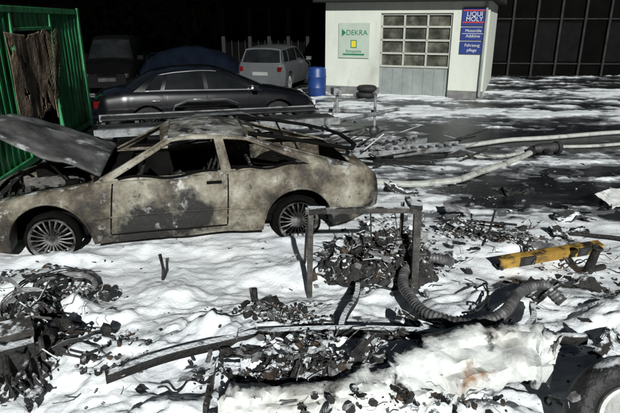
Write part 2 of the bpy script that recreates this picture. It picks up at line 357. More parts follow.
# ------------------------------------------------------------ burnt coupe
PB=dict(x0=-2.1,x1=2.06,dent=True,
 hw=key([(-2.1,.66),(-2.0,.76),(-1.8,.82),(-1.4,.875),(-1.1,.88),(-.8,.845),(-.5,.79),(.4,.785),(.75,.805),(1.0,.855),(1.4,.865),(1.7,.82),(1.95,.72),(2.06,.6)]),
 zb=key([(-2.1,.36),(-1.9,.27),(-1.6,.21),(1.6,.19),(1.9,.23),(2.06,.28)]),
 zs=key([(-2.1,.66),(-2.0,.77),(-1.8,.83),(-1.2,.865),(-.6,.83),(0,.795),(.7,.79),(1.2,.755),(1.6,.67),(1.9,.57),(2.06,.47)]),
 zc=key([(-2.1,.68),(-2.0,.80),(-1.75,.87),(.8,.86),(1.2,.80),(1.6,.71),(1.9,.60),(2.06,.48)]),
 arch=[(1.2,.355,.30),(-1.2,.36,.30)],open=[(-1.80,.72),(.78,1.82)],
 lines=[(.76,.06,'p'),(.64,-.04,'w'),(-.44,-.38,'p'),(-.54,-.47,'w'),(-1.40,-.64,'p'),(-1.84,-.72,'p')],
 yt=key([(-1.0,.52),(-.5,.555),(.08,.54)]),
 zt=key([(-.85,1.11),(-.7,1.145),(-.45,1.18),(-.15,1.19),(.1,1.155)],.06),bulf=.14,bulr=.10,crown=.045,bf=.885)
cx,cy=-1.525,6.03; ang=math.atan2(-.2195,-.9756)
coupe=empty('burnt_out_coupe',(cx,cy,-.055),ang,1.04)
mb=MB(); body(mb,PB,0)
mb.obj('body_shell',[M['burnt'],M['burnt'],M['soot']],coupe,solid=.012,angle=40)
mb=MB(); house(mb,{**PB,'mroof':1},0,None)
mb.obj('roof_and_pillars',[M['burnt'],M['burntroof']],coupe,solid=.02,angle=50)
mb=MB()
for s in(1,-1):
    for xa,xb,za,zb_ in((.66,.60,.30,.78),(-.47,-.50,.30,.81)):
        mb.tube([sidept(PB,xa+(xb-xa)*i/8,za+(zb_-za)*i/8,.001,s) for i in range(9)],.008,5,0)
    mb.tube([sidept(PB,.66-1.13*i/14,.285,.001,s) for i in range(15)],.008,5,0)
    mb.tube([sidept(PB,.8-.04*i,.47,.003,s) for i in range(40)],.010,5,1)
    mb.box(sidept(PB,-.36,.745,.004,s),(.15,.012,.03),0)
    mb.box(sidept(PB,-1.5,.68,.002,s),(.14,.008,.10),1)
    for a in(1.2,-1.2):
        mb.tube([sidept(PB,a+.357*math.cos(t),.30+.357*math.sin(t),.004,s) for t in np.linspace(.12,math.pi-.12,22)],.012,6,1)
    for (xa,xb) in((.55,-.40),(-.58,-1.2)):
        mb.tube([(xa+(xb-xa)*t,s*(PB['hw'](xa+(xb-xa)*t)*.885+.01),PB['zs'](xa+(xb-xa)*t)+.03+.02*math.sin(t*9)) for t in np.linspace(0,1,14)],.012,6,0)
mb.obj('panel_gaps_and_trim',[M['soot'],M['burnt']],coupe)
mb=MB()
mb.box((0,0,.26),(3.7,1.1,.08),0); mb.box((.75,0,.55),(.05,1.36,.56),0); mb.box((-1.0,0,.45),(.9,1.2,.28),0,jit=.1)
mb.box((1.86,0,.47),(.05,1.1,.2),0)
for s in(1,-1):
    for a in(1.2,-1.2):
        mb.grid([[(a+.375*math.cos(t),s*y,.30+.375*math.sin(t)) for y in(.50,.80)] for t in np.linspace(0,math.pi,16)],0)
        mb.box((a,s*.5,.46),(.75,.02,.4),0)
    mb.box((.1,s*.70,.50),(1.15,.05,.5),0)
for y in(.38,-.38):
    for dy in(-.2,.2):
        mb.tube([(.15,y+dy,.32),(-.25,y+dy,.42),(-.42,y+dy,.85),(-.45,y+dy*.6,1.0)],.014,6,1)
    for t in range(5):
        z=.45+t*.11; mb.tube([(-.26-.04*t,y-.2,z),(-.26-.04*t,y+.2,z)],.007,5,1)
    mb.box((-.05,y,.36),(.4,.4,.07),0,jit=.2)
mb.box((.58,0,.73),(.16,1.3,.12),0,jit=.1)
mb.torus((.36,.38,.77),.18,.014,(1,0,.35),24,6,1); mb.tube([(.37,.38,.77),(.6,.38,.70)],.02,6,1)
mb.tube([(-.75,-.6,.84),(-.75,.6,.84)],.02,6,1)
for k in range(60):
    mb.box((random.uniform(-1.7,.4),random.uniform(-.55,.55),random.uniform(.38,.60)),[random.uniform(.03,.2) for _ in range(3)],random.choice((0,0,0,1,2)),[random.uniform(0,3) for _ in range(3)],jit=.4)
mb.obj('gutted_interior',[M['soot'],M['char'],M['fsteel']],coupe,smooth=False)
def engine(mb,c,sc=1,n=40,seed=1):
    rd=random.Random(seed); c=Vector(c)
    mb.box(c+Vector((0,0,.18))*sc,Vector((.5,.3,.32))*sc,0,jit=.08)
    mb.box(c+Vector((0,.02,.38))*sc,Vector((.52,.16,.1))*sc,1,rot=(.2,0,0),jit=.08)
    for k in range(4):
        x=(-.19+.125*k)*sc
        mb.tube([c+Vector((x,.1*sc,.34*sc)),c+Vector((x,.24*sc,.38*sc)),c+Vector((x,.32*sc,.28*sc))],.032*sc,8,1)
        mb.tube([c+Vector((x,-.14*sc,.3*sc)),c+Vector((x,-.25*sc,.22*sc)),c+Vector((x,-.27*sc,.05*sc))],.024*sc,8,2)
    for (y,z,r) in((0,.12,.09),(.13,.27,.06),(-.12,.28,.07)):
        mb.torus(c+Vector((.29,y,z))*sc,r*sc,.018*sc,(1,0,0),18,6,1); mb.tube([c+Vector((.25,y,z))*sc,c+Vector((.31,y,z))*sc],r*.8*sc,14,2)
    for k in range(n):
        a=c+Vector((rd.uniform(-.4,.4),rd.uniform(-.4,.4),rd.uniform(.1,.4)))*sc
        b=a+Vector((rd.uniform(-.25,.25),rd.uniform(-.25,.25),rd.uniform(-.12,.12)))*sc
        mb.tube([a,(a+b)/2+Vector((0,0,rd.uniform(-.05,.08)*sc)),b],rd.uniform(.006,.018)*sc,5,rd.choice((0,1,2)))
mb=MB(); engine(mb,(1.28,0,.25),1.05,60,3)
for s in(1,-1): mb.tube([(1.0,s*.5,.45),(1.0,s*.48,.78)],.07,10,0)
mb.box((1.72,0,.50),(.06,.7,.26),2,jit=.1); mb.box((.9,-.35,.64),(.2,.28,.16),1,jit=.15)
mb.obj('engine_bay',[M['soot'],M['fsteel'],M['char']],coupe,angle=30)
mb=MB(); rows=[]
for i in range(25):
    t=i/24; row=[]
    for j in range(17):
        yy=-1+j/8
        w=.66+.02*math.sin(t*3)-.12*max(0,t-.75)/.25
        z=.05*(1-yy*yy)-.05*t*t+(float(fbm(t*4,yy*3+9,3,4))-.5)*.09
        row.append((1.10*t-.05*(yy*yy)*t,w*yy,z))
    rows.append(row)
mb.grid(rows,0)
mb.obj('raised_bonnet',[M['burnthood']],coupe,loc=(.70,0,.87),rot=(0,math.radians(-26),0),solid=.02,angle=60)
mb=MB()
for y in(-.45,.45): mb.tube([(1.0,y,.68),(1.3,y,1.10)],.012,6,0)
# burnt-out glass hatch: only the frame is left, propped slightly open
loop=[(-.74,.50,1.17),(-1.15,.56,1.11),(-1.55,.60,1.03),(-1.84,.55,.965),(-1.94,.3,.95),(-1.96,0,.945),(-1.94,-.3,.95),(-1.84,-.55,.965),(-1.55,-.60,1.03),(-1.15,-.56,1.11),(-.74,-.50,1.17)]
mb.tube(loop,.030,8,0,flat=.7)
mb.tube([(-1.3,.58,.86),(-1.2,.565,1.09)],.012,6,0); mb.tube([(-1.3,-.58,.86),(-1.2,-.565,1.09)],.012,6,0)
for s in(1,-1): mb.box((-2.085,s*.5,.58),(.04,.26,.13),0)
mb.tube([(-2.06,-.62,.46),(-2.12,-.3,.45),(-2.13,.3,.45),(-2.06,.62,.46)],.05,8,1); mb.tube([(2.0,-.62,.42),(2.09,-.3,.42),(2.09,.3,.42),(2.0,.62,.42)],.05,8,1)
mb.obj('hatch_frame_and_bumpers',[M['soot'],M['burnt']],coupe)
for i,(x,y,s) in enumerate(((1.2,.70,1),(1.2,-.70,-1),(-1.2,.71,1),(-1.2,-.71,-1))):
    wheel(coupe,'wheel_%d'%(i+1),x,y,.275,.285,.18,s,M['alloy'],M['soot'],20,.075,burnt=True)

# ------------------------------------------------------------ parked cars
def saloon(name,loc,rot,sc,paint,hatch=False,chrome=True,tall=0,sz=None):
    P=dict(x0=-2.35 if not hatch else -1.85,x1=2.3 if not hatch else 1.95,
     arch=[(1.37 if not hatch else 1.2,.37,.31),(-1.37 if not hatch else -1.2,.37,.31)],
     zb=key([(-2.35,.34),(-2.1,.24),(2.0,.22),(2.3,.27)]))
    if not hatch:
        P.update(hw=key([(-2.35,.66),(-2.2,.80),(-1.8,.87),(0,.89),(1.6,.87),(2.05,.80),(2.3,.60)]),
         zs=key([(-2.35,.74),(-2.25,.88),(-1.8,.95),(-.8,.94),(.8,.90),(1.5,.83),(2.1,.70),(2.3,.56)]),
         zc=key([(-2.35,.78),(-2.25,.93),(-1.9,1.01),(-1.4,1.02),(.9,.98),(1.5,.90),(2.1,.76),(2.3,.6)]),
         lines=[(1.02,.20,'p'),(.84,.08,'w'),(-.12,-.16,'p'),(-.20,-.24,'w'),(-1.02,-.90,'p'),(-1.10,-.97,'w'),(-1.42,-1.10,'p'),(-1.62,-1.18,'p')],
         yt=key([(-1.2,.55),(-.4,.62),(.25,.58)]),zt=key([(-1.2,1.275),(-.8,1.34),(-.3,1.37),(0,1.36),(.25,1.31)],.1),bulf=.2,bulr=.16)
    else:
        P.update(hw=key([(-1.85,.70),(-1.7,.82),(0,.85),(1.5,.82),(1.8,.74),(1.95,.55)]),
         zs=key([(-1.85,.80),(-1.75,.95+tall*.3),(0,.93+tall*.3),(.8,.90+tall*.3),(1.5,.82+tall*.3),(1.95,.6)]),
         zc=key([(-1.85,.84),(-1.75,1.0+tall*.3),(.9,.98+tall*.3),(1.5,.9+tall*.3),(1.95,.64)]),
         lines=[(.95,.35,'p'),(.80,.22,'w'),(-.15,-.18,'p'),(-.23,-.26,'w'),(-1.05,-1.0,'p'),(-1.15,-1.08,'w'),(-1.6,-1.42,'p'),(-1.74,-1.5,'p')],
         yt=key([(-1.5,.60),(-.4,.64),(.35,.58)]),zt=key([(-1.5,1.36+tall),(-.6,1.42+tall),(.1,1.41+tall),(.35,1.36+tall)],.1),bulf=.18,bulr=.06)
    e=empty(name,loc,rot,sc,sz=sz)
    mb=MB(); body(mb,P,0); house(mb,P,0,1)
    mb.obj('body',[paint,M['dglass']],e,angle=40)
    mb=MB(); xw=P['arch'][0][0]
    mb.box((0,0,.32),(2*xw+1.2,1.1,.2),1)
    for s in(1,-1):
        if chrome:
            mb.tube([( x,s*(P['hw'](x)*.885+.012),P['zs'](x)+.012) for x in np.linspace(.9,-1.4,24)],.012,6,0)
            mb.tube([sidept(P,x,.50,.006,s) for x in np.linspace(xw-.42,-xw+.42,20)],.014,6,0)
            xa_,xb_=P['lines'][1][1],P['lines'][-2][1]
            mb.tube([(xa_+(xb_-xa_)*t,s*(P['yt'](xa_+(xb_-xa_)*t)+.022),P['zt'](xa_+(xb_-xa_)*t)-.03) for t in np.linspace(0,1,16)],.008,6,0)
            for xd in(-.30,-1.12):
                mb.tube([sidept(P,xd,.76,.02,s),sidept(P,xd-.16,.765,.02,s)],.015,6,0)
        for xg in (.72,-.17,-1.0): mb.tube([sidept(P,xg,z,.0,s) for z in np.linspace(.32,P['zs'](xg)-.03,8)],.005,4,1)
        mb.box((P['lines'][1][0]-.02,s*(P['hw'](.8)+.08),P['zs'](.8)+.07),(.1,.18,.12),3)
        xe=P['x1']; mb.box((xe-.10,s*P['hw'](xe-.1)*.72,P['zs'](xe-.1)-.10),(.12,.30,.12),2,rot=(0,0,-s*.35))
        xr=P['x0']; mb.box((xr+.06,s*P['hw'](xr+.06)*.78,P['zs'](xr+.06)-.12),(.12,.26,.14),4,rot=(0,0,s*.3))
    mb.box((P['x0']+.0,0,.62),(.03,.52,.11),5); mb.box((P['x1']-.01,0,.45),(.03,.52,.11),5); mb.box((P['x1']-.05,0,.60),(.1,.6,.10),1)
    mb.obj('trim_and_lamps',[M['chrome'],M['soot'],M['lamp'] if name!='parked_van' else M['dsteel'],paint,M['redlens'],M['doorp'] if name!='parked_van' else M['dsteel']],e,bevel=.006)
    for i,(x,s) in enumerate(((xw,1),(xw,-1),(-xw,1),(-xw,-1))):
        wheel(e,'wheel_%d'%(i+1),x,s*(.74 if not hatch else .70),.31,.315,.2,s,M['rim'],M['rubber'],10,.10)
    return e
nn=Vector((-.335,.942)); mid=Vector((-2.02,11.6))+nn*.80
saloon('parked_saloon_car',(mid.x,mid.y,0),math.atan2(.335,.942),1.015,M['navy'],sz=.97)
saloon('parked_hatchback_car',(-1.15,20.0,0),math.radians(75),1.02,M['silver'],hatch=True,chrome=False,tall=.0)
saloon('parked_van',(-6.9,19.8,0),math.radians(-80),1.05,M['black'],hatch=True,chrome=False,tall=.25)

# ------------------------------------------------------------ shipping container
cont=empty('green_shipping_container',(-4.30,6.4,0),math.atan2(.993,-.117))
def corr(mb,x0,x1,y,z0,z1,m,p=.22,d=.035,axis='x'):
    xs=[];x=x0
    seq=[(0,0),(.07,0),(.11,1),(.18,1)]
    while x<x1:
        for dx,dd in seq:
            if x+dx<x1: xs.append((x+dx,dd))
        x+=p
    xs.append((x1,0)); rows=[]
    for z in np.linspace(z0,z1,9):
        rows.append([((a,y+dd*d+(float(fbm(a*1.1,z*1.3,2,6))-.5)*.05,z) if axis=='x' else (y+dd*d,a,z)) for a,dd in xs])
    mb.grid(rows,m)
mb=MB()
corr(mb,.12,2.35,.03,.16,2.42,0); corr(mb,4.15,5.95,.03,.16,2.42,0); corr(mb,2.35,4.15,.03,2.18,2.42,0)
corr(mb,.12,5.95,2.38,.16,2.42,0); corr(mb,.12,2.3,6.0,.16,2.42,0,axis='y'); corr(mb,.12,2.3,.03,.16,2.42,0,axis='y')
mb.obj('corrugated_walls',[M['green']],cont,angle=20,solid=.004)
mb=MB()
for x in(.06,6.0):
    for y in(.06,2.38): mb.box((x,y,1.27),(.13,.13,2.54),0)
for y in(.055,2.385):
    mb.box((3.03,y,.10),(5.8,.10,.12),0); mb.box((3.03,y,2.46),(5.8,.10,.10),0)
for x in(.06,6.0): mb.box((x,1.22,.10),(.1,2.18,.12),0); mb.box((x,1.22,2.46),(.1,2.18,.10),0)
for x in(2.35,4.15): mb.box((x,.05,1.28),(.08,.10,2.24),0)
mb.box((3.25,.05,2.16),(1.72,.10,.06),0)
mb.obj('frame_posts_and_rails',[M['green']],cont,bevel=.01)
mb=MB(); mb.box((3.03,1.22,2.53),(6.0,2.4,.03),0); mb.box((3.03,1.22,.12),(5.7,2.2,.05),0); mb.box((3.0,1.5,.9),(5.6,.03,1.5),0)
for k in range(14): mb.box((random.uniform(2.5,4.0),random.uniform(.3,1.2),.15+random.uniform(0,.6)),(random.uniform(.2,.5),random.uniform(.2,.4),random.uniform(.2,.5)),0,jit=.3)
mb.obj('roof_floor_and_contents',[M['soot']],cont)
mb=MB(); rows=[]
for i in range(60):
    t=i/59; row=[]
    for j in range(90):
        u=j/89
        z=2.14-t*(1.15+.45*float(fbm(u*9,3.1,3,2)))-.06*math.sin(u*3.14)
        y=-.05-.07*float(fbm(u*4,t*1.5,3,3))-.05*t*float(vn(u*3,t*2,1))
        row.append((1.85+u*1.55+.03*math.sin(t*7+u*6),y,z))
    rows.append(row)
mb.grid(rows,0,lambda i,j:(None if fbm(j*.12,i*.10,4,4)<.29+.05*(i/60) else 0))
# netting hanging beside the board
def netp(u,v): return (3.35+u*.85+.04*math.sin(v*5),-.07-.10*math.sin(u*3+v*2)*v,2.10-v*(1.45-.25*u)+.05*math.sin(u*8))
for k in range(13): mb.tube([netp(k/12,v) for v in np.linspace(0,1,16)],.007,4,0)
for k in range(19): mb.tube([netp(u,k/18) for u in np.linspace(0,1,12)],.006,4,0)
mb.obj('scorched_board_and_netting',[M['tarp']],cont,solid=.006,angle=60)

# ------------------------------------------------------------ white workshop building
wk=empty('workshop_building',(.5,18.3,0),math.atan2(-1.7,4.72)); Lw=5.02
def wallbox(mb,xa,xb,za,zb,m,y0=0,t=.25): mb.box(((xa+xb)/2,y0+t/2,(za+zb)/2),(xb-xa,t,zb-za),m)
da,db=.359*Lw,.793*Lw
mb=MB(); wallbox(mb,0,da,.25,2.85,0); wallbox(mb,db,Lw,.25,2.85,0); wallbox(mb,da,db,2.5,2.85,0)
wallbox(mb,0,da,0,.25,1,-.015,.25); wallbox(mb,db,Lw,0,.25,1,-.015,.25)
mb.box((.125,3.5,1.42),(.25,6.4,2.84),0); mb.box((Lw-.125,3.5,1.42),(.25,6.4,2.84),0); mb.box((Lw/2,6.8,1.42),(Lw-.5,.2,2.84),0)
mb.obj('walls',[M['wall'],M['plinth']],wk)
mb=MB()
mb.box((Lw/2,3.4,2.95),(Lw+.6,7.4,.18),0); mb.box((Lw/2,-.32,2.93),(Lw+.62,.05,.24),0)
mb.tube([(-.25,-.38,2.86),(Lw+.25,-.38,2.86)],.05,8,0); mb.tube([(Lw-.1,-.06,2.8),(Lw-.1,-.06,.1)],.04,8,1)
mb.add([(-.3,-.3,3.04),(Lw+.3,-.3,3.04),(Lw+.3,7.1,3.04),(-.3,7.1,3.04),(-.3,3.4,4.2),(Lw+.3,3.4,4.2)],[(0,1,5,4),(2,3,4,5),(0,4,3),(1,2,5)],0)
mb.obj('roof_and_gutter',[M['roof'],M['doorp']],wk)
mb=MB(); w=db-da
for i in range(5):
    z=.92+i*(2.5-.92)/4; mb.box(((da+db)/2,.10,z-(.0 if i<4 else .03)),(w,.07,.055),0)
for i in range(4):
    x=da+.03+i*(w-.06)/3; mb.box((x,.103,1.70),(.055,.076,1.55),0)
mb.box(((da+db)/2,.13,.45),(w,.04,.9),1)
for i in range(7): mb.box((da+.12+i*(w-.24)/6,.105,.45),(.03,.02,.86),1)
mb.box(((da+db)/2,.14,1.70),(w,.02,1.56),2)
mb.obj('glazed_workshop_door',[M['frame'],M['doorp'],M['pane']],wk)
def text(body,parent,loc,size,m,name,sx=1):
    cu=bpy.data.curves.new(name,'FONT'); cu.body=body; cu.size=size; cu.align_x='CENTER'; cu.align_y='CENTER'; cu.extrude=.002
    o=bpy.data.objects.new(name,cu); scene.collection.objects.link(o); o.data.materials.append(m); o.parent=parent
    o.location=loc; o.rotation_euler=(math.pi/2,0,0); o.scale=(sx,1,1)
ra=math.atan2(-1.7,4.72)
def onwall(x,z,y=-.03): 
    c,s=math.cos(ra),math.sin(ra); return (.5+x*c-y*s,18.3+x*s+y*c,z)
sg=empty('inspection_station_sign',onwall(.192*Lw,1.68),ra)
mb=MB(); mb.box((0,0,0),(1.0,.03,1.06),0); mb.add([(-.40,-.018,.36),(-.26,-.018,.24),(-.40,-.018,.12)],[(0,1,2)],1)
mb.box((.0,-.018,-.10),(.20,.012,.24),1); mb.box((0,-.022,-.10),(.15,.012,.19),2)
mb.box((0,-.018,-.42),(.7,.01,.05),1)
mb.obj('board',[M['signw'],M['signg'],M['signy']],sg,smooth=False)
text('DEKRA',sg,(.09,-.022,.24),.22,M['signg'],'lettering')
text('Stützpunkt',sg,(0,-.022,-.32),.12,M['signg'],'lettering_small')
sb=empty('oil_advert_sign',onwall(.915*Lw,1.97),ra)
mb=MB(); W_=.70
mb.box((0,0,.42),(W_,.03,.50),0); mb.box((0,-.019,.265),(W_-.04,.012,.035),1); mb.box((0,-.019,.595),(W_-.04,.012,.035),1)
mb.box((0,0,-.05),(W_,.03,.36),0); mb.box((0,0,-.45),(W_,.03,.36),0); mb.box((0,-.018,-.05),(W_-.06,.01,.012),3)
mb.obj('boards',[M['signb'],M['signr'],M['white'],M['white']],sb,smooth=False)
for z,t,s in((.49,'LIQUI',.18),(.35,'MOLY',.18),(.03,'Motoröle',.12),(-.12,'Additive',.12),(-.38,'Fahrzeug',.12),(-.52,'pflege',.12)): text(t,sb,(0,-.028,z),s,M['white'],'lettering')

an=empty('brick_annexe_building',(-3.4,23.6,0),0)
mb=MB(); mb.box((2.0,3,.35),(4.6,6,.7),0); mb.box((2.0,.15,3.0),(4.6,.3,.7),0); mb.box((2.0,3.0,1.8),(4.5,5.4,3.0),1)
for x in(-.2,.9,1.7,2.5,3.3,4.2): mb.box((x,-.02,1.7),(.14,.3,2.1),2 if x in(1.7,3.3) else 3)
for x in np.arange(.1,4.2,.28): mb.box((x,.2,1.68),(.03,.05,1.95),3)
mb.box((2.0,-.1,3.42),(5,6.6,.14),1)
mb.obj('walls_and_glazing',[M['brick'],M['shed'],M['post'],M['post']],an)
sh=empty('industrial_shed',(7.4,24.6,0),math.radians(-4))
mb=MB(); mb.box((9,3,2.6),(18,6,5.2),0)
for i in range(18): mb.box((.3+i*1.0,-.06,2.5),(.09,.12,5.0),1)
for z in(.5,2.35,3.6): mb.box((9,-.035,z),(17.8,.05,.05),1)
for i in range(16):
    if i%3!=1: mb.box((.8+i*1.0,-.012,1.4),(.8,.02,1.6),2)
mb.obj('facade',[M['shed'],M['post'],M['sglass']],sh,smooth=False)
def lathe(mb,c,prof,n=24,m=0):
    c=Vector(c); mb.grid([[c+Vector((r*math.cos(2*math.pi*i/n),r*math.sin(2*math.pi*i/n),z)) for r,z in prof] for i in range(n+1)],m)
mb=MB(); lathe(mb,(0,0,0),[(.0,0),(.26,.0),(.28,.04),(.29,.25),(.305,.28),(.29,.31),(.29,.58),(.305,.61),(.29,.64),(.28,.84),(.25,.89),(.22,.87),(0,.87)])
mb.tube([(.12,0,.87),(.12,0,.90)],.03,8)
mb.obj('plastic_barrel',[M['bluebar']],loc=(.22,17.5,0))
mb=MB()
for k in range(2): mb.torus((.02*k,0,.10+.19*k),.22,.095,(0,0,1),28,10,0,flat=.95)
mb.obj('tyre_stack',[M['rubber']],loc=(1.75,17.1,0))
mb=MB(); rows=[]
for i in range(31):
    t=i/30; row=[]
    for j in range(17):
        a=math.pi*j/16; hx=1.9*(2*t-1)
        hh=(1.40-.25*abs(2*t-1)**2)*(math.sin(math.pi*t)**.25 if 0<t<1 else .0)
        zz=abs(math.sin(a))**.55*hh+(float(fbm(t*9,j*.5,3,5))-.5)*.25
        row.append((hx,-.95*np.sign(math.cos(a))*abs(math.cos(a))**.4,max(zz,.0)))
    rows.append(row)
mb.grid(rows,0)
for x in(-.5,.6): mb.torus((x,-.98,.3),.22,.08,(0,1,0),20,8,1)
mb.obj('tarpaulin_covered_trailer',[M['bluetarp'],M['rubber']],loc=(-4.3,20.3,.0),rot=(0,0,.1))

# ------------------------------------------------------------ car trailer
tr=empty('car_transport_trailer',(-3.6,8.9,0),math.atan2(1.3,4.15)); L=4.35
mb=MB()
for y in(0,1.6): mb.box((L/2,y,.50),(L,.07,.13),0)
for y in(.33,1.27): mb.box((L/2,y,.55),(L-.1,.42,.02),1)
for i in range(8): mb.box((.1+i*(L-.2)/7,.80,.47),(.07,1.53,.06),0)
for y in(-.13,1.73):
    pts=[(1.4,y,.5),(1.45,y,.66),(1.7,y,.76),(2.1,y,.76),(2.5,y,.76),(2.75,y,.66),(2.8,y,.5)]
    mb.grid([[(p[0],p[1]-.11,p[2]) for p in pts],[(p[0],p[1]+.11,p[2]) for p in pts]],2)
mb.tube([(L,.1,.47),(L+1.3,.8,.47)],.045,8,0); mb.tube([(L,1.5,.47),(L+1.3,.8,.47)],.045,8,0); mb.tube([(L+1.2,.8,.48),(L+1.65,.8,.52)],.035,8,2)
mb.tube([(L+1.05,.71,.12),(L+1.05,.71,.86)],.03,8,0); mb.torus((L+1.05,.71,.12),.09,.03,(0,1,0),18,6,3); mb.tube([(L+1.05,.63,.86),(L+1.05,.83,.88)],.015,6,0)
mb.tube([(L+.25,.8,.5),(L+.25,.8,1.02)],.035,8,0); mb.box((L+.22,.8,.95),(.16,.2,.14),2); mb.tube([(L,.4,.5),(L+.25,.8,.9)],.02,6,0)
mb.obj('chassis_frame',[M['steel'],M['dsteel'],M['steel'],M['rubber']],tr)
for i,(x,y,s) in enumerate(((1.8,-.13,-1),(2.42,-.13,-1),(1.8,1.73,1),(2.42,1.73,1))):
    wheel(tr,'wheel_%d'%(i+1),x,y,.27,.27,.16,s,M['dsteel'],M['rubber'],6,.1)
for k,(lx,ly,rz) in enumerate(((1.15,9.75,.44),(1.6,9.2,.16))):
    mb=MB(); 
    for y in(-.16,.16): mb.box((0,y,.06),(2.2,.03,.09),0)
    for i in range(14): mb.box((-1.0+i*.154,0,.07),(.05,.30,.02),0)
    mb.obj('loading_ramp' if k==0 else 'loading_ramp.001',[M['steel']],loc=(lx,ly,.06+.05*k),rot=(.02,-.03,rz),bevel=.004)
mb=MB()
for k in range(60):
    a=Vector((random.uniform(-1.2,2.6),random.uniform(8.2,10.4),random.uniform(.02,.3))); t=random.uniform(-.6,.9); l=random.uniform(.2,.9)
    b=a+Vector((math.cos(t)*l,math.sin(t)*l,random.uniform(-.15,.25))); b.z=max(b.z,.02)
    mb.tube([a,b],random.uniform(.01,.025),5,random.choice((0,1,1)))
mb.obj('scrap_metal_pile',[M['steel'],M['char']])

# ------------------------------------------------------------ hoses
def smooth_path(P,n=12):
    P=[Vector(p) for p in P]; out=[]
    for i in range(len(P)-1):
        p0=P[max(i-1,0)];p1=P[i];p2=P[i+1];p3=P[min(i+2,len(P)-1)]
        for k in range(n):
            t=k/n; out.append(.5*((2*p1)+(p2-p0)*t+(2*p0-5*p1+4*p2-p3)*t*t+(3*p1-p0-3*p2+p3)*t**3))
    out.append(P[-1]); return out
def hose(name,pts,r,lift=.0):
    sp=smooth_path([(x,y,0) for x,y in pts],16)
    mb=MB(); mb.tube([(p.x,p.y+.03*math.sin(i*.21),float(np.mean([Hs(p.x+d,p.y) for d in(-.1,0,.1)]))*.5+r*.8+lift) for i,p in enumerate(sp)],r,10,0,flat=.8)
    e=sp[-1]; d=(sp[-1]-sp[-2]).normalized()
    mb.tube([e+Vector((0,0,r+.02)),e+d*.16+Vector((0,0,r+.02))],r*1.35,12,1)
    mb.obj(name,[M['hose'],M['dsteel']])
hose('fire_hose',[(.75,9.0),(.95,9.4),(1.8,9.75),(2.7,10.0),(3.8,10.5),(4.7,10.8),(6.6,11.35),(9.5,11.9),(13,12.0)],.055)
hose('fire_hose.001',[(.2,7.75),(.95,7.65),(1.6,7.5),(2.1,7.7),(2.6,8.1),(3.3,8.75),(3.95,9.45)],.06)
hose('fire_hose.002',[(2.6,9.2),(3.4,9.3),(4.3,9.9),(5.3,10.1),(7,10.5),(10,10.6)],.04)
mb=MB(); mb.tube([(0,0,0),(.34,.08,0)],[.09,.09],16,0); mb.tube([(.34,.08,0),(.42,.10,0)],[.12,.11],16,0); mb.tube([(-.1,-.02,0),(0,0,0)],[.06,.09],16,0)
mb.tube([(.1,-.1,-.02),(.14,-.22,-.04)],.05,10,0)
mb.obj('hose_coupling_distributor',[M['dsteel']],loc=(4.1,9.5,.12))

